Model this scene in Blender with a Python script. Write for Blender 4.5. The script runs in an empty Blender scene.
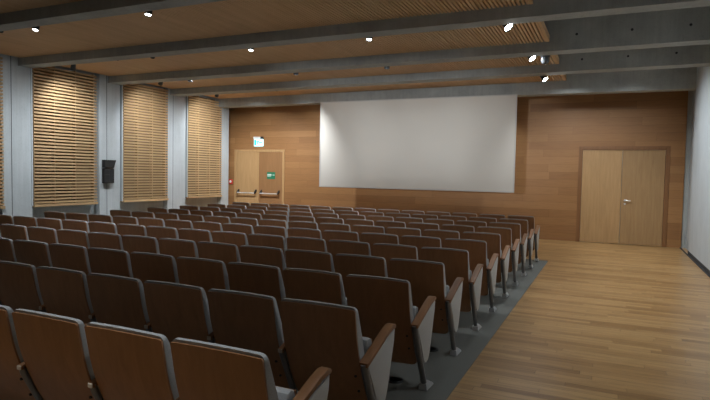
import bpy, bmesh, math, random
from mathutils import Vector, Matrix
random.seed(7)
S = bpy.context.scene
COL = S.collection
PI = math.pi

# ------------------------------------------------------------------ materials
def new_mat(name):
    m = bpy.data.materials.new(name); m.use_nodes = True
    nt = m.node_tree; b = nt.nodes['Principled BSDF']
    return m, nt, b
def N(nt, t, **kw):
    n = nt.nodes.new(t)
    for k, v in kw.items():
        if k in n.inputs: n.inputs[k].default_value = v
        else: setattr(n, k, v)
    return n
def coords(nt, scale=(1, 1, 1), rot=(0, 0, 0)):
    tc = N(nt, 'ShaderNodeTexCoord'); mp = N(nt, 'ShaderNodeMapping')
    mp.inputs['Scale'].default_value = scale; mp.inputs['Rotation'].default_value = rot
    nt.links.new(tc.outputs['Object'], mp.inputs['Vector'])
    return mp.outputs['Vector']
def ramp(nt, fac, stops):
    r = N(nt, 'ShaderNodeValToRGB')
    e = r.color_ramp.elements
    while len(e) < len(stops): e.new(.5)
    for i, (p, c) in enumerate(stops):
        e[i].position = p; e[i].color = (*c, 1)
    nt.links.new(fac, r.inputs['Fac'])
    return r.outputs['Color']
def mix(nt, a, b, fac, mode='MIX'):
    m = N(nt, 'ShaderNodeMix', data_type='RGBA', blend_type=mode)
    for s, v in ((m.inputs[6], a), (m.inputs[7], b)):
        if isinstance(v, tuple): s.default_value = (*v, 1)
        else: nt.links.new(v, s)
    if isinstance(fac, float): m.inputs[0].default_value = fac
    else: nt.links.new(fac, m.inputs[0])
    return m.outputs[2]

def plain(name, col, rough=.6, metal=0., spec=.5, noise=0., nscale=40.):
    m, nt, b = new_mat(name)
    b.inputs['Roughness'].default_value = rough; b.inputs['Metallic'].default_value = metal
    b.inputs['Specular IOR Level'].default_value = spec
    if noise:
        v = coords(nt); n = N(nt, 'ShaderNodeTexNoise', Scale=nscale, Detail=4.)
        nt.links.new(v, n.inputs['Vector'])
        c = ramp(nt, n.outputs['Fac'], [(.3, tuple(x*(1-noise) for x in col)), (.7, tuple(min(1, x*(1+noise)) for x in col))])
        nt.links.new(c, b.inputs['Base Color'])
    else: b.inputs['Base Color'].default_value = (*col, 1)
    return m

def planks(name, c1, c2, c3, axis, length, width, rough=.45, grain=.35, spec=.5, bump=.0):
    """boards running along X; axis 'XY' floor, 'XZ' wall"""
    m, nt, b = new_mat(name)
    rot = (0, 0, 0) if axis == 'XY' else (-PI/2, 0, 0)
    v = coords(nt, (1, 1, 1), rot)
    # every row of boards starts at its own random place
    sx = N(nt, 'ShaderNodeSeparateXYZ'); nt.links.new(v, sx.inputs[0])
    dv = N(nt, 'ShaderNodeMath', operation='DIVIDE'); dv.inputs[1].default_value = width; nt.links.new(sx.outputs['Y'], dv.inputs[0])
    fl = N(nt, 'ShaderNodeMath', operation='FLOOR'); nt.links.new(dv.outputs[0], fl.inputs[0])
    wn = N(nt, 'ShaderNodeTexWhiteNoise', noise_dimensions='1D'); nt.links.new(fl.outputs[0], wn.inputs['W'])
    ml = N(nt, 'ShaderNodeMath', operation='MULTIPLY_ADD'); ml.inputs[1].default_value = length*7
    nt.links.new(wn.outputs['Value'], ml.inputs[0]); nt.links.new(sx.outputs['X'], ml.inputs[2])
    cx_ = N(nt, 'ShaderNodeCombineXYZ'); nt.links.new(ml.outputs[0], cx_.inputs['X']); nt.links.new(sx.outputs['Y'], cx_.inputs['Y'])
    v = cx_.outputs[0]
    br = N(nt, 'ShaderNodeTexBrick', offset=0., offset_frequency=2, squash=1.)
    br.inputs['Scale'].default_value = 1.; br.inputs['Brick Width'].default_value = length
    br.inputs['Row Height'].default_value = width; br.inputs['Mortar Size'].default_value = .0015
    br.inputs['Mortar Smooth'].default_value = .2; br.inputs['Bias'].default_value = 0.
    br.inputs['Color1'].default_value = (0, 0, 0, 1); br.inputs['Color2'].default_value = (1, 1, 1, 1)
    br.inputs['Mortar'].default_value = (.5, .5, .5, 1)
    nt.links.new(v, br.inputs['Vector'])
    base = ramp(nt, br.outputs['Color'], [(0., c1), (.5, c2), (1., c3)])
    mp = N(nt, 'ShaderNodeMapping'); mp.inputs['Scale'].default_value = (1.2, 26, 1)
    nt.links.new(v, mp.inputs['Vector'])
    # shift the grain from board to board
    sh = N(nt, 'ShaderNodeVectorMath', operation='ADD'); sc = N(nt, 'ShaderNodeVectorMath', operation='SCALE')
    sc.inputs['Scale'].default_value = 9.
    nt.links.new(br.outputs['Color'], sc.inputs[0]); nt.links.new(mp.outputs['Vector'], sh.inputs[0]); nt.links.new(sc.outputs[0], sh.inputs[1])
    n = N(nt, 'ShaderNodeTexNoise', Scale=2.2, Detail=6., Roughness=.62)
    nt.links.new(sh.outputs[0], n.inputs['Vector'])
    g = ramp(nt, n.outputs['Fac'], [(.28, (1-grain,)*3), (.55, (1, 1, 1)), (.8, (1-grain*.4,)*3)])
    c = mix(nt, base, g, 1., 'MULTIPLY')
    c = mix(nt, c, tuple(x*.35 for x in c1), br.outputs['Fac'])
    nt.links.new(c, b.inputs['Base Color'])
    b.inputs['Roughness'].default_value = rough; b.inputs['Specular IOR Level'].default_value = spec
    return m

def veneer(name, ca, cb, axis='Z', rough=.4, spec=.5, fine=1.):
    m, nt, b = new_mat(name)
    s = {'Z': (9, 9, .7), 'X': (.7, 9, 9), 'Y': (9, .7, 9)}[axis]
    oi = N(nt, 'ShaderNodeObjectInfo'); v = coords(nt, tuple(x*fine for x in s))
    sc = N(nt, 'ShaderNodeVectorMath', operation='SCALE'); sc.inputs[0].default_value = (13, 17, 11)
    nt.links.new(oi.outputs['Random'], sc.inputs['Scale'])
    ad = N(nt, 'ShaderNodeVectorMath', operation='ADD')
    nt.links.new(v, ad.inputs[0]); nt.links.new(sc.outputs[0], ad.inputs[1])
    n = N(nt, 'ShaderNodeTexNoise', Scale=2.5, Detail=6., Roughness=.6, Distortion=.4)
    nt.links.new(ad.outputs[0], n.inputs['Vector'])
    c = ramp(nt, n.outputs['Fac'], [(.28, ca), (.72, cb)])
    hs = N(nt, 'ShaderNodeHueSaturation')
    mr = N(nt, 'ShaderNodeMapRange'); mr.inputs['To Min'].default_value = .82; mr.inputs['To Max'].default_value = 1.16
    nt.links.new(oi.outputs['Random'], mr.inputs['Value']); nt.links.new(mr.outputs['Result'], hs.inputs['Value'])
    nt.links.new(c, hs.inputs['Color']); nt.links.new(hs.outputs['Color'], b.inputs['Base Color'])
    b.inputs['Roughness'].default_value = rough; b.inputs['Specular IOR Level'].default_value = spec
    return m

def concrete(name, col, var=.22):
    m, nt, b = new_mat(name)
    v = coords(nt)
    n1 = N(nt, 'ShaderNodeTexNoise', Scale=1.3, Detail=8., Roughness=.62); nt.links.new(v, n1.inputs['Vector'])
    mp = N(nt, 'ShaderNodeMapping'); mp.inputs['Scale'].default_value = (14, 14, .8); nt.links.new(v, mp.inputs['Vector'])
    n2 = N(nt, 'ShaderNodeTexNoise', Scale=1., Detail=5., Roughness=.7); nt.links.new(mp.outputs['Vector'], n2.inputs['Vector'])
    n3 = N(nt, 'ShaderNodeTexNoise', Scale=34., Detail=2.); nt.links.new(v, n3.inputs['Vector'])
    c = ramp(nt, n1.outputs['Fac'], [(.3, tuple(x*(1-var) for x in col)), (.7, tuple(x*(1+var*.6) for x in col))])
    c = mix(nt, c, ramp(nt, n2.outputs['Fac'], [(.3, (.8, .8, .8)), (.65, (1, 1, 1))]), .6, 'MULTIPLY')
    c = mix(nt, c, ramp(nt, n3.outputs['Fac'], [(.25, (.75, .75, .75)), (.45, (1, 1, 1))]), .4, 'MULTIPLY')
    nt.links.new(c, b.inputs['Base Color'])
    bp = N(nt, 'ShaderNodeBump', Strength=.15, Distance=.01); nt.links.new(n3.outputs['Fac'], bp.inputs['Height']); nt.links.new(bp.outputs['Normal'], b.inputs['Normal'])
    b.inputs['Roughness'].default_value = .82; b.inputs['Specular IOR Level'].default_value = .25
    return m

def emit(name, col, strength):
    m, nt, b = new_mat(name)
    b.inputs['Base Color'].default_value = (*col, 1)
    b.inputs['Emission Color'].default_value = (*col, 1); b.inputs['Emission Strength'].default_value = strength
    return m

M = dict(
    wall_wood=planks('oak wall boards', (.275, .134, .051), (.315, .157, .060), (.365, .188, .074), 'XZ', 2.6, .205, .5, .20, .35),
    floor_wood=planks('oak strip floor', (.27, .145, .053), (.405, .238, .094), (.47, .29, .12), 'XY', 1.25, .088, .32, .42, .45),
    door_wood_dark=veneer('darker door veneer', (.28, .142, .058), (.34, .178, .075), 'Z', .45, .4),
    door_wood=veneer('door veneer', (.36, .215, .095), (.46, .285, .13), 'Z', .45, .4),
    frame_wood=veneer('door frame wood', (.17, .078, .030), (.23, .108, .042), 'Z', .45, .4),
    slat_wood=veneer('slat pine', (.42, .275, .14), (.55, .378, .20), 'Y', .55, .3, .6),
    ceil_wood=veneer('ceiling slat wood', (.60, .39, .21), (.72, .49, .28), 'Y', .55, .3, .5),
    slat_back=plain('panel backing', (.17, .105, .05), .85),
    ceil_back=plain('ceiling backing', (.075, .045, .024), .9),
    concrete=concrete('beam concrete', (.40, .415, .395)),
    concrete_wall=concrete('wall concrete', (.47, .51, .525), .08),
    screen=plain('screen fabric', (.66, .625, .565), .85, spec=.2),
    screen_edge=plain('screen edge', (.55, .53, .50), .6),
    carpet=plain('carpet', (.165, .168, .152), .95, spec=.1, noise=.35, nscale=160.),
    shell=veneer('chair veneer', (.335, .162, .071), (.43, .213, .096), 'Z', .42, .5),
    arm=veneer('armrest beech', (.225, .105, .045), (.30, .146, .064), 'Y', .48, .3),
    fabric=plain('grey upholstery', (.43, .44, .44), .95, spec=.15, noise=.14, nscale=240.),
    fabric_panel=plain('side panel cloth', (.60, .60, .58), .95, spec=.15, noise=.10, nscale=240.),
    steel=plain('grey steel', (.20, .20, .205), .35, .3),
    alu=plain('cast aluminium', (.62, .63, .64), .35, .35),
    black=plain('black plastic', (.012, .012, .013), .5),
    blackcloth=plain('black grille cloth', (.018, .018, .018), .9, noise=.3, nscale=200.),
    dark=plain('dark grey metal', (.04, .042, .045), .5, .3),
    darkslot=plain('dark plinth', (.030, .032, .035), .8),
    chrome=plain('brushed bar', (.66, .66, .64), .35, .4),
    cap=plain('pale end cap', (.62, .54, .43), .5),
    red=plain('red plastic', (.55, .03, .025), .4),
    white=plain('white plastic', (.75, .75, .73), .4),
    green=plain('green sign', (.012, .17, .085), .5),
    pale=plain('pale print', (.55, .70, .60), .5),
    sign_lit=emit('lit sign face', (.62, .96, 1.0), 1.25),
    sign_green=emit('lit sign green', (.0, .62, .66), 1.0),
    lamp_on=emit('lamp lens lit', (.86, .93, 1.0), 60.),
    lamp_dim=emit('lamp lens glimmer', (.86, .93, 1.0), 30.),
    lamp_off=plain('lamp lens dark', (.03, .03, .035), .15),
    glass=plain('dome smoked', (.06, .065, .07), .08, spec=.8),
)

# ------------------------------------------------------------------ mesh helpers
def bx(bm, x0, x1, y0, y1, z0, z1, bevel=0., seg=2):
    vs = [bm.verts.new((x, y, z)) for z in (z0, z1) for y in (y0, y1) for x in (x0, x1)]
    f = [(0, 2, 3, 1), (4, 5, 7, 6), (0, 1, 5, 4), (2, 6, 7, 3), (0, 4, 6, 2), (1, 3, 7, 5)]
    fs = [bm.faces.new([vs[i] for i in q]) for q in f]
    if bevel:
        es = list({e for q in fs for e in q.edges})
        bmesh.ops.bevel(bm, geom=es, offset=bevel, segments=seg, profile=.5, affect='EDGES')
def prism(bm, prof, x0, x1, bevel=0., seg=2):
    """closed outline in (y,z) extruded along x"""
    a = [bm.verts.new((x0, y, z)) for y, z in prof]; b = [bm.verts.new((x1, y, z)) for y, z in prof]
    n = len(prof); fs = [bm.faces.new(a[::-1]), bm.faces.new(b)]
    for i in range(n):
        j = (i+1) % n; fs.append(bm.faces.new((a[i], a[j], b[j], b[i])))
    bmesh.ops.recalc_face_normals(bm, faces=fs)
    if bevel:
        es = list(set(fs[0].edges) | set(fs[1].edges))
        bmesh.ops.bevel(bm, geom=es, offset=bevel, segments=seg, profile=.5, affect='EDGES')
def tube(bm, pts, r, n=10, cap=True):
    pts = [Vector(p) for p in pts]; rings = []
    rs = r if isinstance(r, (list, tuple)) else [r]*len(pts)
    for i, p in enumerate(pts):
        d = (pts[min(i+1, len(pts)-1)] - pts[max(i-1, 0)]).normalized()
        u = d.cross(Vector((1, 0, 0)))
        if u.length < .1: u = d.cross(Vector((0, 0, 1)))
        u.normalize(); w = d.cross(u)
        rings.append([bm.verts.new(p + (u*math.cos(2*PI*k/n) + w*math.sin(2*PI*k/n))*rs[i]) for k in range(n)])
    for a, b in zip(rings, rings[1:]):
        for k in range(n): bm.faces.new((a[k], a[(k+1) % n], b[(k+1) % n], b[k]))
    if cap: bm.faces.new(rings[0][::-1]); bm.faces.new(rings[-1])
def lathe(bm, prof, n=20, axis='Z', loc=(0, 0, 0)):
    rings = []
    for r, h in prof:
        ring = []
        for k in range(n):
            c, s = math.cos(2*PI*k/n)*r, math.sin(2*PI*k/n)*r
            p = {'Z': (c, s, h), 'Y': (c, h, s), 'X': (h, c, s)}[axis]
            ring.append(bm.verts.new(Vector(p)+Vector(loc)))
        rings.append(ring)
    for a, b in zip(rings, rings[1:]):
        for k in range(n): bm.faces.new((a[k], a[(k+1) % n], b[(k+1) % n], b[k]))
    bm.faces.new(rings[0][::-1]); bm.faces.new(rings[-1])
def to_mesh(bm, name, mat, smooth=False, angle=40):
    bmesh.ops.recalc_face_normals(bm, faces=bm.faces[:])
    me = bpy.data.meshes.new(name); bm.to_mesh(me); bm.free()
    me.materials.append(mat)
    if smooth:
        me.shade_smooth()
        me.set_sharp_from_angle(angle=math.radians(angle))
    return me
def link(name, me, parent=None, loc=None):
    o = bpy.data.objects.new(name, me); COL.objects.link(o)
    if parent is not None: o.parent = parent
    if loc is not None: o.location = loc
    return o
def obj(name, bm, mat, parent=None, loc=None, smooth=False):
    return link(name, to_mesh(bm, name, mat, smooth), parent, loc)
def tag(o, label=None, cat=None, group=None, kind=None):
    if label: o['label'] = label
    if cat: o['category'] = cat
    if group: o['group'] = group
    if kind: o['kind'] = kind
    return o
def empty(name, loc, label, cat, group=None, rot=(0, 0, 0)):
    o = bpy.data.objects.new(name, None); COL.objects.link(o)
    o.location = loc; o.rotation_euler = rot; o.empty_display_size = .1
    return tag(o, label, cat, group)
def struct(name, bm, mat, label, cat, parent=None):
    o = obj(name, bm, mat, parent)
    return tag(o, label, cat, None, 'structure')
def B(): return bmesh.new()
def boxobj(name, dims, mat, parent=None, bevel=0.):
    bm = B(); bx(bm, *dims, bevel=bevel); return obj(name, bm, mat, parent)

# ------------------------------------------------------------------ dimensions (metres; camera foot at the origin, Y towards the screen)
YB = 15.89            # screen wall
XR = 1.706            # right wall
XW = -12.06           # left wall (recessed face)
XP = -11.89           # pier face on the left
YN = -5.0             # wall behind the camera
ZB = 3.92             # underside of beams
ZC = 4.085             # underside of slatted ceiling
ZS = 4.95             # slab
XE = -1.04            # right end of slatted ceiling = carpet edge
# each beam: (near, far) edge at the right wall, the same at the left wall, underside height right and left
BEAMS = [(-3.9, -3.58, -3.9, -3.58, ZB, ZB), (-1.5, -1.18, -1.5, -1.18, ZB, ZB), (.88, 1.2, .88, 1.2, ZB, ZB), (3.28, 3.58, 3.28, 3.58, ZB, ZB), (5.66, 5.93, 5.62, 5.90, ZB, ZB),
         (8.06, 8.36, 8.02, 8.34, ZB, ZB), (10.34, 10.67, 10.42, 10.78, ZB, ZB), (12.38, 12.72, 12.66, 13.06, ZB, ZB), (14.54, 14.89, 14.86, 15.24, 3.76, 3.82)]
def beam_y(b, x, far):
    u = (XR-x)/(XR-XW); return b[far] + (b[2+far]-b[far])*u
def beam_mesh(b, x1):
    bm = B(); v = []
    for x, u in ((XW, 1), (x1, 0)):
        for far in (0, 1):
            for z in (b[4]+(b[5]-b[4])*u, ZS): v.append(bm.verts.new((x, b[2*u+far], z)))
    for q in ((0, 1, 3, 2), (4, 6, 7, 5), (0, 2, 6, 4), (1, 5, 7, 3), (0, 4, 5, 1), (2, 3, 7, 6)): bm.faces.new([v[i] for i in q])
    return bm

# ------------------------------------------------------------------ setting
bm = B(); bx(bm, -12.6, XR+.35, YN-.2, YB+.2, -.15, 0)
struct('floor', bm, M['floor_wood'], 'light oak strip floor of the side aisle and front', 'floor')
bm = B(); bx(bm, XW, -1.055, 1.72, 11.77, .0005, .006)
struct('floor_carpet', bm, M['carpet'], 'dark grey carpet under the rows of seats', 'carpet')
bm = B(); bx(bm, -12.6, XR+.35, YN-.2, YB+.2, ZS, ZS+.2)
struct('ceiling', bm, M['concrete'], 'concrete ceiling slab above the beams', 'ceiling')
bm = B(); bx(bm, XW-.25, XW, YN-.2, 15.10, 0, ZS); bx(bm, -12.6, -12.24, 15.10, YB+.2, 0, ZS)
struct('wall_left', bm, M['concrete_wall'], 'pale concrete wall on the left behind the slatted panels', 'wall')
bm = B(); bx(bm, XR, XR+.25, YN-.2, 14.58, 0, ZS); bx(bm, XR+.10, XR+.3, 14.58, YB+.2, 0, ZS)
struct('wall_right', bm, M['concrete_wall'], 'pale concrete wall along the right side aisle', 'wall')
bm = B(); bx(bm, XR-.004, XR+.02, YN, 14.56, .0005, .09); bx(bm, XR-.035, XR-.0045, YN, YB-.03, .0005, .012)
struct('baseboard_right', bm, M['darkslot'], 'dark plinth strip at the foot of the right wall', 'baseboard')
bm = B(); bx(bm, -12.6, XR+.35, YB, YB+.2, 0, ZS)
struct('wall_front', bm, M['concrete'], 'concrete wall carrying the wood boards and screen', 'wall')
bm = B(); bx(bm, -12.23, -11.945, YB-.03, YB, 0, ZB); bx(bm, -9.895, -.745, YB-.03, YB, 0, ZB); bx(bm, 1.375, 1.70, YB-.03, YB, 0, ZB)
bx(bm, -11.945, -9.895, YB-.03, YB, 2.455, ZB); bx(bm, -.745, 1.375, YB-.03, YB, 2.535, ZB)
struct('wall_front_boards', bm, M['wall_wood'], 'horizontal oak boards covering the screen wall', 'wall panelling')
bm = B(); bx(bm, -12.6, XR+.35, YN-.2, YN, 0, ZS)
struct('wall_back', bm, M['concrete_wall'], 'plain wall behind the camera', 'wall')

# beams, each with its tie holes
for i, be in enumerate(BEAMS):
    nth = ['', '', '', '', 'fifth', 'fourth', 'third', 'second', ''][i]
    lab = f'deep concrete ceiling beam, {nth} from the screen wall' if nth else 'deepest concrete ceiling beam, just behind the top of the screen' if i == 8 else 'deep concrete ceiling beam behind the camera'
    b = struct('ceiling_beam', beam_mesh(be, XR+.1 if i == 8 else XR), M['concrete'], lab, 'beam')
    if 5 <= i <= 7:
        zt = {5: 4.19, 6: 4.18, 7: 4.153}[i]
        for x in (-.596, .26, 1.10):
            h = B(); lathe(h, [(.001, -.004), (.021, -.004), (.022, .002), (.001, .002)], 14, 'Y', (x, beam_y(be, x, 0)-.001, zt))
            obj('tie_hole', h, M['darkslot'], b)
bm = B(); bx(bm, -12.24, XR+.1, YB-.06, YB, ZB, ZS)
struct('wall_front_lintel', bm, M['concrete'], 'concrete band above the screen wall boards', 'wall')

# slatted wood ceiling between the beams
for i in range(len(BEAMS)-1):
    bm = B(); p = .058; x = XE-.05
    while x > XW+.25:
        bx(bm, x-.034, x, beam_y(BEAMS[i], x, 1)+.01, beam_y(BEAMS[i+1], x, 0)-.01, ZC, ZC+.045); x -= p
    ya, yb = beam_y(BEAMS[i], XE, 1)+.012, beam_y(BEAMS[i+1], XE, 0)-.012
    bx(bm, XE-.045, XE, ya, yb, ZC-.002, ZC+.11)
    s = struct('ceiling_slats', bm, M['ceil_wood'], 'slatted wood ceiling bay, ' + (['', '', '', '', 'fourth', 'third', 'second', 'nearest'][i] + ' from the screen wall' if i >= 4 else 'one of those near the camera'), 'ceiling')
    bm = B(); q = [(XW+.02, beam_y(BEAMS[i], XW, 1)+.01), (XE-.046, ya), (XE-.046, yb), (XW+.02, beam_y(BEAMS[i+1], XW, 0)-.01)]
    lo = [bm.verts.new((*c, ZC+.06)) for c in q]; hi = [bm.verts.new((*c, ZC+.10)) for c in q]
    bm.faces.new(lo); bm.faces.new(hi)
    for k in range(4): bm.faces.new((lo[k], lo[(k+1) % 4], hi[(k+1) % 4], hi[k]))
    obj('backing', bm, M['ceil_back'], s)

# piers on the left wall
for i, (y0, y1, lab) in enumerate([(5.45, 5.93, 'pale concrete pier left of the frame'), (7.86, 8.33, 'pale concrete pier nearest the camera on the left wall'),
                              (10.38, 10.81, 'pale concrete pier with the black loudspeaker'), (12.78, 13.32, 'third pale concrete pier, right of the middle slatted panel'),
                              (15.04, 15.45, 'narrow concrete pier at the left end of the screen wall')]):
    bm = B(); bx(bm, XW-.01, XP, y0-(.22 if i < 4 else 0), y1, 0, ZC+.1, .006, 1)
    pl = struct('wall_pillar', bm, M['concrete_wall'], lab, 'pillar')
    if i < 4:
        bm = B(); bx(bm, XP-.01, XP+.001, y0-.007, y0+.007, 0, ZC+.05); obj('joint_groove', bm, M['darkslot'], pl)

# slatted panels on the left wall
def wall_panel(y0, y1, zb, label):
    t = empty('slatted_wall_panel', (XW, (y0+y1)/2, zb), label, 'wall panel', 'slatted panels on the left wall')
    d = y1-y0; xf = -11.85-XW
    bm = B(); bx(bm, .0, .03, -d/2+.03, d/2-.03, .0, ZC-zb-.02); obj('backing', bm, M['slat_back'], t)
    bm = B(); z = .05
    while z < ZC-zb-.06:
        bx(bm, xf-.09, xf, -d/2, d/2, z, z+.042); z += .076
    obj('slats', bm, M['slat_wood'], t)
    for k, y in enumerate((-d/2+.04, -d/6, d/6, d/2-.04)):
        bm = B(); bx(bm, .03, xf-.06, y-.012, y+.012, .02, ZC-zb-.02); obj('batten', bm, M['slat_wood'], t)
    bm = B(); bx(bm, .0, xf+.03, -d/2-.01, d/2+.01, -.03, .03, .004, 1); obj('ledge', bm, M['slat_wood'], t)
    bm = B(); bx(bm, .0, xf-.02, -d/2-.045, -d/2-.012, .0, ZC-zb-.02); obj('end_post', bm, M['concrete_wall'], t)
wall_panel(6.0, 7.66, .82, 'slatted wood panel cut off by the left edge of the photo')
wall_panel(8.35, 10.04, .82, 'slatted wood panel nearest the camera seen whole, left of the loudspeaker')
wall_panel(10.90, 12.53, .83, 'middle slatted wood panel, just right of the black loudspeaker')
wall_panel(13.41, 15.02, .86, 'slatted wood panel nearest the screen wall and double exit door')

# ------------------------------------------------------------------ doors
def door_shell(name, x0, x1, ztop, fw, split, label, flush):
    t = tag(bpy.data.objects.new(name, None), label, 'door', None, 'structure'); COL.objects.link(t); t.location = ((x0+x1)/2, YB, 0)
    cx = (x0+x1)/2
    bm = B(); yo = -.05
    bx(bm, x0-cx, x0-cx+fw, yo, 0, 0, ztop, .003, 1); bx(bm, x1-cx-fw, x1-cx, yo, 0, 0, ztop, .003, 1); bx(bm, x0-cx+fw, x1-cx-fw, yo, 0, ztop-fw, ztop, .003, 1)
    obj('door_frame', bm, M['frame_wood' if not flush else 'door_wood'], t)
    leaves = []
    for a, b_ in ((x0+fw+.004, split-.004), (split+.004, x1-fw-.004)):
        bm = B(); bx(bm, a-cx, b_-cx, -.028 if not flush else -.04, 0, .008, ztop-fw-.004, .003, 1)
        leaves.append(obj('door_leaf', bm, M['door_wood_dark' if flush and leaves else 'door_wood'], t))  # right leaf of the flush door gets the darker veneer
    return t, cx, leaves
d2, cx, lv = door_shell('door_2', -.745, 1.375, 2.535, .095, .305, 'tall plain oak double door at the right end of the screen wall', False)
bm = B(); lathe(bm, [(.001, -.04), (.027, -.04), (.027, -.027), (.001, -.027)], 16, 'Y', (.40-cx, 0, 1.14)); obj('lock_rose', bm, M['chrome'], lv[1])
bm = B(); tube(bm, [(.40-cx, -.03, 1.14), (.40-cx, -.085, 1.14), (.415-cx, -.095, 1.14), (.53-cx, -.095, 1.135)], .011, 10); obj('handle', bm, M['chrome'], lv[1], smooth=True)
bm = B(); lathe(bm, [(.001, -.04), (.025, -.04), (.025, -.027), (.001, -.027)], 16, 'Y', (.40-cx, 0, 1.05)); obj('lock_cylinder', bm, M['chrome'], lv[1])

d1, cx, lv = door_shell('door_1', -11.945, -9.895, 2.455, .08, -10.915, 'oak double exit door with panic bars under the lit exit sign', True)
def panic(leaf, xa, xb):
    z = 1.02
    bm = B(); tube(bm, [(xa-cx, -.15, z-.06), (xb-cx, -.15, z-.06)], .021, 10); bar = obj('panic_bar', bm, M['chrome'], leaf, smooth=True)
    for x in (xa, xb):
        bm = B(); prism(bm, [(-.04, z+.06), (-.07, z+.06), (-.165, z-.035), (-.165, z-.085), (-.13, z-.085), (-.04, z-.02)], x-cx-.022, x-cx+.022, .005, 1)
        obj('bar_arm', bm, M['black'], bar)
panic(lv[0], -11.74, -11.02); panic(lv[1], -10.79, -10.09)

# green plate on the right leaf
t = empty('door_sign', (-10.42, YB-.041, 1.575), 'small green door sign on the right leaf of the exit door', 'sign')
bm = B(); bx(bm, -.165, .165, -.008, 0, -.115, .115, .002, 1); obj('plate', bm, M['green'], t)
bm = B(); bx(bm, -.145, .02, -.0095, -.0075, -.005, .05); bx(bm, -.145, .0, -.0095, -.0075, -.04, -.022)
obj('lettering_band', bm, M['pale'], t)
bm = B()  # arrow
bx(bm, .05, .11, -.0095, -.0075, .008, .028)
v = [bm.verts.new((x, -.0095, z)) for x, z in ((.11, -.015), (.15, .018), (.11, .051))]; bm.faces.new(v)
obj('arrow_mark', bm, M['pale'], t)

# lit exit sign above the left door
t = empty('exit_sign', (-10.915, YB-.03, 2.545), 'lit white and green running figure exit sign above left double door', 'sign')
bm = B(); bx(bm, -.24, .20, -.10, 0, .27, .34, .008, 2); obj('housing', bm, M['white'], t)
bm = B(); bx(bm, .13, .215, -.105, -.0, .265, .345, .006, 1); obj('battery_pack', bm, M['dark'], t)
bm = B(); bx(bm, -.24, .24, -.055, -.04, .02, .265, .003, 1); pn = obj('lit_panel', bm, M['sign_lit'], t)
bm = B(); yf = -.057
def quad(bm, pts):
    bm.faces.new([bm.verts.new((x, yf, z)) for x, z in pts])
quad(bm, [(-.215, .055), (-.12, .055), (-.12, .235), (-.215, .235)])          # door leaf of the pictogram
quad(bm, [(.03, .13), (.13, .13), (.13, .16), (.03, .16)]); quad(bm, [(.13, .105), (.20, .145), (.13, .185)])   # arrow
c = [(-.03+.02*math.cos(a*PI/6), .222+.02*math.sin(a*PI/6)) for a in range(12)]; quad(bm, c)
quad(bm, [(-.06, .13), (-.015, .12), (.0, .20), (-.045, .205)]); quad(bm, [(-.045, .20), (-.05, .18), (-.1, .15), (-.105, .17)])
quad(bm, [(.0, .20), (-.005, .175), (.045, .15), (.05, .17)]); quad(bm, [(-.06, .13), (-.03, .13), (-.07, .06), (-.10, .06)]); quad(bm, [(-.04, .13), (-.015, .12), (.03, .10), (.015, .08)])
pg = obj('pictogram', bm, M['sign_green'], pn)
t.scale = (.78, 1, 1)

# red call point
t = empty('fire_alarm', (-12.095, YB-.03, 1.33), 'small round red fire alarm button left of the exit door', 'alarm')
bm = B(); bx(bm, -.075, .075, -.035, 0, -.085, .085, .012, 2); obj('case', bm, M['red'], t)
bm = B(); lathe(bm, [(.001, -.046), (.035, -.046), (.045, -.034), (.001, -.034)], 18, 'Y'); obj('button', bm, M['white'], t)

# ------------------------------------------------------------------ projection screen
t = empty('projection_screen', (-4.997, 14.575, 2.535), 'large blank off-white projection screen hung before the wood boards', 'screen')
w, h = 2.818, 1.247
bm = B(); bx(bm, -w+.02, w-.02, -.09, -.03, -h+.02, h-.02); obj('frame', bm, M['screen_edge'], t)
bm = B(); bx(bm, -w+.025, w-.025, -.105, -.091, -h+.025, h-.025); obj('screen_surface', bm, M['screen'], t)
bm = B()
for a in ((-w, w, -.115, -.085, -h, -h+.028), (-w, w, -.115, -.085, h-.028, h), (-w, -w+.028, -.115, -.085, -h+.028, h-.028), (w-.028, w, -.115, -.085, -h+.028, h-.028)): bx(bm, *a)
obj('border', bm, M['screen_edge'], t)
for x in (-2.0, 0, 2.0):
    bm = B(); bx(bm, x-.04, x+.04, -.03, .004, h-.25, h-.001); obj('hanger', bm, M['dark'], t)

# ------------------------------------------------------------------ loudspeaker on the pier
t = empty('wall_loudspeaker', (XP, 10.44, 1.325), 'black two-part loudspeaker hung on the pier between slatted panels', 'loudspeaker')
bm = B(); bx(bm, 0, .05, -.06, .02, .15, .38); obj('bracket', bm, M['dark'], t)
bm = B()
prism(bm, [(-.26, .0), (.05, .0), (.05, .36), (.02, .385), (-.26, .385)], .05, .15, .008, 1)
cab = obj('cabinet', bm, M['black'], t)
bm = B(); bx(bm, .151, .157, -.24, -.11, .03, .21); bx(bm, .151, .157, -.08, .03, .03, .33); bx(bm, .151, .157, -.24, -.11, .24, .34); obj('grille', bm, M['blackcloth'], cab)
bm = B(); prism(bm, [(-.26, .395), (.02, .395), (.10, .60), (-.26, .60)], .05, .17, .008, 1)
hn = obj('horn_cabinet', bm, M['black'], t)
bm = B(); bx(bm, .171, .176, -.24, .0, .42, .58); obj('grille', bm, M['blackcloth'], hn)

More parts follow.
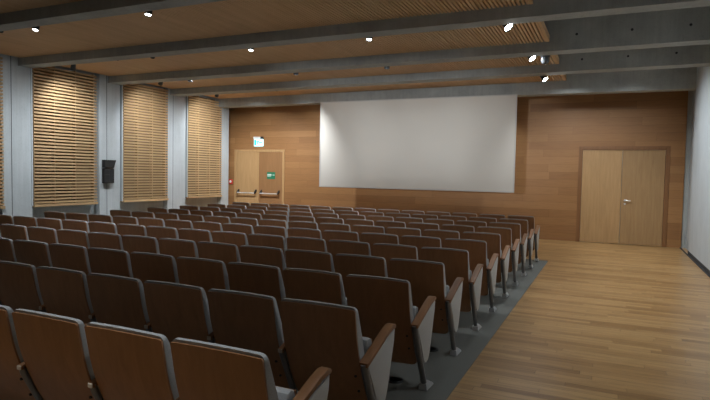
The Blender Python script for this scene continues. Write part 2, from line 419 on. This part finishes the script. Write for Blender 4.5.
# ------------------------------------------------------------------ ceiling spotlights
def direction_matrix(d):
    return Vector(d).to_track_quat('-Z', 'Y')
def spotlight(x, y, aim, lens, power, cone, label, blend=.7, size=.05, color=(.90, .95, 1.0), mount=ZB, radius=.058, plate=.045, hz=-.13, deep=False):
    t = empty('ceiling_spotlight', (x, y, mount), label, 'spotlight', 'ceiling spotlights')
    bm = B(); bx(bm, -.05, .05, -plate, .045, -.035, 0, .006, 1); obj('mount', bm, M['steel'], t)
    d = (Vector(aim) - Vector((x, y, mount+hz))).normalized()
    q = direction_matrix(d)
    bm = B(); tube(bm, [(0, 0, -.03), (0, 0, -.03+(hz+.03)*.5), tuple(Vector((0, 0, hz)) - d*.03)], .012, 8); obj('stem', bm, M['dark'], t)
    bm = B(); lathe(bm, [(.02, .09), (.045, .075), (.052, .0), (radius, -.07), (radius-.008, -.07), (.036, -.045 if not deep else -.012), (.001, -.045 if not deep else -.012)], 20)
    h = obj('lamp_head', bm, M['dark'], t, (0, 0, hz), True); h.rotation_mode = 'QUATERNION'; h.rotation_quaternion = q
    bm = B(); lathe(bm, [(.001, -.058), (radius-.01, -.058), (radius-.01, -.062), (.001, -.062)] if not deep else [(.001, -.011), (.034, -.011), (.034, -.016), (.001, -.016)], 20)
    obj('lens', bm, M[lens], h)
    if power:
        l = bpy.data.lights.new('spot_lamp', 'SPOT'); l.energy = power; l.color = color; l.spot_size = math.radians(cone); l.spot_blend = blend; l.shadow_soft_size = size
        lo = bpy.data.objects.new('spot_lamp', l); COL.objects.link(lo)
        lo.location = Vector((x, y, mount+hz)) + d*.09; lo.rotation_mode = 'QUATERNION'; lo.rotation_quaternion = q
FRONT = {4: 5.93, 5: 8.36, 6: 10.73, 7: 12.82}
YS = {4: 6.04, 5: 8.47, 6: 10.85, 7: 12.93, 3: 3.69, 2: 1.31, 1: -1.07}
beamname = {4: 'nearest visible beam', 5: 'second beam', 6: 'third beam', 7: 'beam nearest the screen'}
exec_lights = []
def down(i, x, lens, power, cone, lab, aim=None, **kw):
    y = YS[i]; aim = aim or (x, y, 0)
    # seats on a short plate that laps the beam edge
    spotlight(x, y, aim, lens, power, cone, lab, **kw)

# plates carrying the fittings sit on the slatted ceiling just behind each beam
MOUNT = 4.07
PW = 120.
down(5, -1.47, 'lamp_on', PW*1.7, 110, 'brightly lit spotlight above the aisle seats, highest of the bright three', (1.7, 7.4, .2), mount=ZC, blend=1., radius=.085)
down(6, -1.42, 'lamp_on', PW*1.7, 110, 'brightly lit spotlight above the aisle seats, middle of the bright three', (1.7, 9.8, .2), mount=ZC, blend=1., radius=.085)
spotlight(-1.40, 12.95, (1.7, 12.2, .2), 'lamp_on', PW*1.6, 110, 'brightly lit spotlight above the aisle seats, lowest of the bright three', mount=4.04, blend=1., radius=.085, plate=.13)
for i, x, lab in ((4, -6.08, 'lit spotlight behind the nearest beam, right of the pair there'), (4, -8.5, 'lit spotlight behind the nearest beam, left of the pair there'),
                  (5, -6.03, 'small lit spotlight behind the second beam, left of centre'), (5, -3.68, 'small lit spotlight behind the second beam, near the middle')):
    down(i, x, 'lamp_dim', PW*2.3, 95, lab, (x+.3, YS[i]-1.0, 0), mount=ZC, blend=1., hz=-.11, radius=.05)
down(5, -8.42, 'lamp_off', 0, 90, 'unlit spotlight behind the second beam, far left', mount=ZC, radius=.04, hz=-.085)
for x, p, lab in ((-6.5, 2.7, 'dark spotlight behind the third beam, left of the screen top'), (-4.3, 2.7, 'dark spotlight behind the third beam, above the screen'), (-9.55, 2.1, 'dark spotlight on a stem behind the third beam, before right panel')):
    spotlight(x, 10.85, (x, 10.6, 0), 'lamp_dim', PW*p, 95, lab, 1., mount=ZC, deep=True, hz=-.11)
# added lamps with no visible source, behind the camera, to light the screen
for x, tx, p in ((-2.4, -7.3, 1.2), (-2.7, -6.1, .9), (-3.0, -5.0, .9), (-3.3, -3.9, .9), (-3.6, -2.8, 1.)):
    spotlight(x, YN+.25, (tx, 14.5, 2.56), 'lamp_dim', 2900*p, 13, 'added unseen spotlight on the wall behind the camera, aimed at the screen', 1., mount=2.5)
# behind the last beam: leftmost fitting, and added unseen lamps brightening boards and floor
for x, tx, ty, tz, p in ((-9.9, -10.6, 15.86, 1.3, 430), (-8.4, -8.7, 15.86, 1.2, 430), (-1.0, -.9, 15.86, 1.0, 270), (.4, .3, 15.86, 1.0, 110), (-.3, -.2, 14.3, 0, 150)):
    spotlight(x, 13.0, (tx, ty, tz), 'lamp_dim', p, 88, 'added unseen spotlight behind a beam, aimed at the boards beside the screen' if x > -9.8 else 'small spotlight near the ceiling edge in front of exit door', 1., mount=ZC if x < -1.04 else 4.20, plate=.18, hz=-.075)
# unseen lamps added behind the deepest beam to brighten boards below the screen
for x in (-7.0, -5.6, -4.2, -2.9):
    spotlight(x, 15.25, (x, 15.86, .6), 'lamp_dim', 130, 80, 'added unseen spotlight behind the deepest beam, washing the boards below the screen', 1., mount=4.2, plate=.42)
# wall washers for the slatted panels
WW = 165.
spotlight(-10.9, 8.62, (-11.85, 9.2, 2.9), 'lamp_off', WW, 85, 'dark spotlight aimed at the slatted panel nearest the camera', 1., mount=ZC)
spotlight(-10.6, 10.95, (-11.85, 11.72, 2.9), 'lamp_off', WW, 85, 'small spotlight aimed at the middle slatted panel', 1., mount=ZC)
spotlight(-10.6, 13.2, (-11.85, 14.2, 2.9), 'lamp_off', WW, 85, 'small spotlight aimed at the slatted panel nearest the screen', 1., mount=ZC)
# wide lamps added out of sight behind the beams to brighten the piers
for y in (6.05, 8.48, 10.88, 13.12):
    spotlight(-9.4, y, (-12, y+1.2, 1.2), 'lamp_dim', 300, 100, 'added hidden spotlight behind a beam, aimed at the left wall piers', 1., mount=ZC-.001, hz=-.05, radius=.045)
# hidden lamps added behind the aisle beams to brighten the right wall
for y, p in ((3.66, 1.), (6.01, 1.), (8.44, 1.), (10.81, 1.1), (12.90, 1.3)):
    spotlight(-.2, y, (1.7, y+.5, 1.6), 'lamp_off', 130*p, 105, 'added hidden spotlight behind a beam over the aisle, aimed at the right wall', 1., mount=4.30, plate=.08)
# more added hidden lamps near the right wall, lightening the seat ends
for y in (3.66, 6.01, 8.44, 10.75):
    spotlight(1.3, y, (-1.3, y+.2, .3), 'lamp_dim', 70, 80, 'added hidden spotlight behind a beam by the right wall, aimed across the aisle', 1., mount=4.30, plate=.08)
# the same fittings over the cross aisle behind the last row
for i, x, p in ((3, -1.45, .25), (3, -3.7, .2), (3, -6.05, .2), (2, -1.45, 1.5), (2, -3.0, 1.5), (2, -4.5, 1.4), (1, -1.45, .9), (1, -3.7, .9)):
    down(i, x, 'lamp_dim', PW*p, 70, f'ceiling spotlight out of the picture above the nearest rows', (x, YS[i]-.5, 0), mount=ZC, blend=1.)

# dome camera
t = empty('ceiling_camera', (-1.165, 10.95, ZC+.002), 'small smoked dome camera under the slatted ceiling beside a bright spotlight', 'camera')
bm = B(); lathe(bm, [(.001, 0), (.05, 0), (.05, -.09), (.088, -.10), (.088, -.15), (.001, -.15)], 20); obj('base', bm, M['dark'], t, smooth=True)
bm = B(); lathe(bm, [(.08, -.15)] + [(.08*math.cos(a*PI/16), -.20-.08*math.sin(a*PI/16)) for a in range(0, 8)] + [(.001, -.28)], 20); obj('dome', bm, M['glass'], t, smooth=True)

# ------------------------------------------------------------------ seats
SH = [(-.375, .915), (-.356, .82), (-.338, .72), (-.303, .60), (-.243, .45), (-.17, .31), (-.095, .205)]
def sh_y(z):
    for (ya, za), (yb, zb) in zip(SH, SH[1:]):
        if z >= zb: return ya + (yb-ya)*(za-z)/(za-zb)
    return SH[-1][0]
def sh_ys(z):   # smoothed
    return sum(sh_y(z+d) for d in (-.05, -.025, 0, .025, .05))/5 if .27 < z < .86 else sh_y(z)
def panel_mesh(name, w, zbot, ztop, back, front, mat, rt, rb, crown=.010, bulge=.014, nz=14, edge=.0):
    """a curved board: back(z), front(z) give y; corners rounded by rt (top) and rb (bottom)"""
    bm = B(); us = []
    r = max(rt, rb); xs = [w/2 - r*(1-math.cos(a*PI/8)) for a in range(0, 5)] if r else [w/2]
    xs = sorted(set([-x for x in xs] + xs + [w/2*f for f in (-.7, -.45, -.2, 0, .2, .45, .7)]))
    def corner(x, r):
        d = abs(x) - (w/2 - r)
        return r - math.sqrt(max(r*r - d*d, 0)) if d > 0 else 0
    A, Bk = [], []
    for x in xs:
        u = x/(w/2); ca, cb = [], []
        zt = ztop + crown*(1-u*u) - corner(x, rt); zl = zbot + corner(x, rb)
        for j in range(nz+1):
            z = zl + (zt-zl)*j/nz
            yb = back(z) - bulge*(1-u*u); yf = front(z) - bulge*(1-u*u)
            s = 1.
            if edge:
                s = min(1., (max(w/2-abs(x), 0)/edge)**.5 if w/2-abs(x) < edge else 1.)
                s = min(s, (max(zt-z, 0)/edge)**.5 if zt-z < edge else 1.)
                s = .72 + .28*s
            ca.append(bm.verts.new((x, yb, z))); cb.append(bm.verts.new((x, yb+(yf-yb)*s, z)))
        A.append(ca); Bk.append(cb)
    n = len(xs)
    for i in range(n-1):
        for j in range(nz):
            bm.faces.new((A[i][j], A[i+1][j], A[i+1][j+1], A[i][j+1])); bm.faces.new((Bk[i][j], Bk[i][j+1], Bk[i+1][j+1], Bk[i+1][j]))
        bm.faces.new((A[i][0], Bk[i][0], Bk[i+1][0], A[i+1][0])); bm.faces.new((A[i][nz], A[i+1][nz], Bk[i+1][nz], Bk[i][nz]))
    for j in range(nz):
        bm.faces.new((A[0][j], A[0][j+1], Bk[0][j+1], Bk[0][j])); bm.faces.new((A[-1][j], Bk[-1][j], Bk[-1][j+1], A[-1][j+1]))
    return to_mesh(bm, name, mat, True, 50)
def cush_t(z):
    pts = [(.93, .034), (.90, .036), (.84, .054), (.70, .090), (.55, .095), (.42, .07), (.36, .04)]
    for (za, a), (zb, b) in zip(pts, pts[1:]):
        if z >= zb: return a + (b-a)*(za-z)/(za-zb)
    return .04
def arm_prof():
    top = [(-.312, .582), (-.24, .603), (-.10, .650), (.03, .693), (.11, .712), (.150, .708), (.164, .693)]
    bot = [(.156, .680), (.10, .678), (.03, .662), (-.10, .621), (-.24, .574), (-.303, .553), (-.313, .560)]
    return top + bot
SIDE = [(-.285, .562), (.148, .675), (.140, .60), (.105, .50), (.06, .37), (.02, .275), (-.01, .235), (-.05, .222), (-.09, .235), (-.125, .27), (-.20, .41), (-.262, .51)]
_cache = {}
def chair_meshes(w):
    k = round(w, 4)
    if k in _cache: return _cache[k]
    d = {}
    d['shell'] = panel_mesh('back_shell', w+.004, .205, .900, sh_ys, lambda z: sh_ys(z)+.011, M['shell'], .009, .05)
    d['cushion'] = panel_mesh('back_cushion', w+.006, .36, .914, lambda z: sh_ys(z)+.013, lambda z: sh_ys(z)+.016+cush_t(z), M['fabric'], .026, .03, edge=.03, nz=20)
    bm = B(); prism(bm, [(-.150, .63), (-.135, .662), (-.105, .672), (-.075, .66), (-.058, .62), (-.005, .37), (-.03, .345), (-.08, .345), (-.10, .37), (-.13, .53)], -w/2+.012, w/2-.012, .012, 2)
    d['seat'] = to_mesh(bm, 'seat_cushion', M['fabric'], True)
    bm = B(); prism(bm, [(-.063, .65), (-.050, .65), (.010, .345), (-.003, .345)], -w/2+.02, w/2-.02); d['seat_shell'] = to_mesh(bm, 'seat_shell', M['shell'])
    bm = B(); lathe(bm, [(.001, -.010), (.008, -.009), (.009, .008), (.001, .008)], 10, 'Y')
    d['bolt'] = to_mesh(bm, 'bolt', M['black'])
    _cache[k] = d; return d
def standard_meshes(aw, pw, mid):
    d = {}
    bm = B(); prism(bm, arm_prof(), -aw/2, aw/2, .005, 2); d['armrest'] = to_mesh(bm, 'armrest', M['arm'], True)
    bm = B(); tube(bm, [(0, -.300, .575), (0, -.285, .53), (0, -.17, .30), (0, -.03, .045)], .019 if mid else .023, 12); d['leg'] = to_mesh(bm, 'leg', M['steel'], True)
    bm = B(); 
    vs = [(-.034, -.06, 0), (.034, -.06, 0), (.040, .105, 0), (-.040, .105, 0), (-.028, -.06, .05), (.028, -.06, .05), (.026, .0, .066), (-.026, .0, .066), (.036, .105, .014), (-.036, .105, .014)]
    V = [bm.verts.new(v) for v in vs]
    for f in ((3, 2, 1, 0), (0, 1, 5, 4), (4, 5, 6, 7), (7, 6, 8, 9), (9, 8, 2, 3), (1, 2, 8, 6, 5), (0, 4, 7, 9, 3)): bm.faces.new([V[i] for i in f])
    d['foot'] = to_mesh(bm, 'foot', M['alu'])
    bm = B(); prism(bm, SIDE, -pw/2, pw/2, .006, 2); d['panel'] = to_mesh(bm, 'side_panel', M['fabric_panel'], True)
    bm = B(); bx(bm, -aw/2+.002, aw/2-.002, -.319, -.311, .557, .582, .003, 1); d['cap'] = to_mesh(bm, 'end_cap', M['cap'])
    return d
STD = standard_meshes(.036, .018, True); END = standard_meshes(.058, .026, False)

X0 = -1.305; P0 = .563; GAP = .058
ROWS = {  # row: (number of seats built, pitch, is the last one the true left end of the row)
    1: (5, P0, False), 2: (7, P0, False), 3: (10, P0, False), 4: (13, P0, False), 5: (14, P0, True), 6: (14, P0, True),
    7: (13, P0, True), 8: (13, P0, True), 9: (13, P0, True), 10: (13, P0, True), 11: (13, P0, True)}
ORD = ['first', 'second', 'third', 'fourth', 'fifth', 'sixth', 'seventh', 'eighth', 'ninth', 'tenth', 'eleventh', 'twelfth', 'thirteenth', 'fourteenth']
ROWN = {1: 'row nearest the camera', 11: 'front row before the screen'}
for k in range(2, 11): ROWN[k] = f'{ORD[k-1]} row from the camera'
def standard(t, md, x, aisle):
    a = link('armrest', md['armrest'], t, (x, 0, 0)); l = link('leg', md['leg'], t, (x, 0, 0)); link('foot', md['foot'], l)
    if not aisle: link('end_cap', md['cap'], a)
    link('side_panel', md['panel'], t, (x + (.012 if aisle else 0), 0, 0))
for r in range(1, 12):
    cnt, p, full = ROWS[r]; w = p - GAP; yf = 4.174 + .935*(r-3); md = chair_meshes(w)
    for n in range(cnt):
        xr = X0 - n*p; xc = xr - w/2
        if n == 0: lab = f'folded aisle-end auditorium seat with grey side panel, {ROWN[r]}'
        elif full and n == cnt-1: lab = f'wood-backed auditorium seat at the left end of the {ROWN[r]}'
        else: lab = f'wood-backed auditorium seat, {ORD[n]} from the right aisle, {ROWN[r]}'
        t = empty('auditorium_seat', (xc, yf, .006), lab, 'auditorium seat', 'rows of auditorium seats')
        sh = link('back_shell', md['shell'], t); link('back_cushion', md['cushion'], t)
        sc = link('seat_cushion', md['seat'], t); link('seat_shell', md['seat_shell'], sc)
        if r <= 4 and n <= 3: [link('bolt', md['bolt'], sh, (w/2-.035, sh_ys(z)-.002, z)) for z in (.475, .365)]
        if n == 0: standard(t, END, w/2+.036, True)
        else: standard(t, STD, w/2+GAP/2, False)
        if full and n == cnt-1: standard(t, STD, -w/2-GAP/2, False)

# round floor vents in the carpet by the aisle seats
for k, (x, y) in enumerate([(-1.54, 4.21), (-1.51, 5.13)]):
    t = empty('floor_vent', (x, y, .006), 'round black floor vent under the aisle seat of the ' + ['third row', 'fourth row'][k], 'vent', 'floor vents')
    bm = B(); lathe(bm, [(.001, 0), (.075, 0), (.072, .006), (.001, .006)], 24); obj('cover', bm, M['black'], t)
    bm = B()
    for a in (.025, .045, .062): lathe(bm, [(a-.004, .006), (a+.004, .006), (a+.003, .009), (a-.003, .009)], 24)
    obj('grille', bm, M['dark'], t)

# black bag at the left edge
t = empty('black_bag', (-9.84, 6.12, .006), 'tall black rounded bag standing past the rows at the left photo edge', 'bag')
bm = B(); bmesh.ops.create_uvsphere(bm, u_segments=24, v_segments=16, radius=1)
for v in bm.verts:
    s = 1 + .05*math.sin(5*v.co.x+3*v.co.z); z = v.co.z
    v.co = Vector((math.copysign(abs(v.co.x)**.7, v.co.x)*.24*s, math.copysign(abs(v.co.y)**.7, v.co.y)*.16*s, .52+math.copysign(abs(z)**.6, z)*.52))
obj('bag_body', bm, M['blackcloth'], t, smooth=True)
bm = B(); tube(bm, [(-.07, -.02, 1.0), (-.05, -.02, 1.06), (.05, -.02, 1.06), (.07, -.02, 1.0)], .012, 8); obj('carry_strap', bm, M['black'], t, smooth=True)

# ------------------------------------------------------------------ camera
f, yaw, pitch, roll = 551.658, math.radians(24.6352), math.radians(-2.7504), math.radians(1.1216)
xh = Vector((math.cos(yaw), math.sin(yaw), 0)); yh = Vector((-math.sin(yaw), math.cos(yaw), 0)); zh = Vector((0, 0, 1))
D = yh*math.cos(pitch) + zh*math.sin(pitch); U = -yh*math.sin(pitch) + zh*math.cos(pitch)
R_ = xh*math.cos(roll) + U*math.sin(roll); U_ = -xh*math.sin(roll) + U*math.cos(roll)
cd = bpy.data.cameras.new('camera'); co = bpy.data.objects.new('camera', cd); COL.objects.link(co)
cd.sensor_fit = 'HORIZONTAL'; cd.sensor_width = 36; cd.lens = f*36/710; cd.clip_end = 100; cd.clip_start = .05
mw = Matrix.Identity(4)
for i in range(3): mw[i][0], mw[i][1], mw[i][2], mw[i][3] = R_[i], U_[i], -D[i], (0, 0, 1.7)[i]
co.matrix_world = mw
S.camera = co

# ------------------------------------------------------------------ world and view
w = bpy.data.worlds.new('world'); S.world = w; w.use_nodes = True
w.node_tree.nodes['Background'].inputs['Color'].default_value = (.0, .0, .0, 1)
S.view_settings.view_transform = 'Standard'; S.view_settings.look = 'None'
S.view_settings.gamma = 1; S.view_settings.use_curve_mapping = False
S.view_settings.exposure = 0.
S.cycles.max_bounces = 8; S.cycles.diffuse_bounces = 5; S.cycles.sample_clamp_indirect = 4.
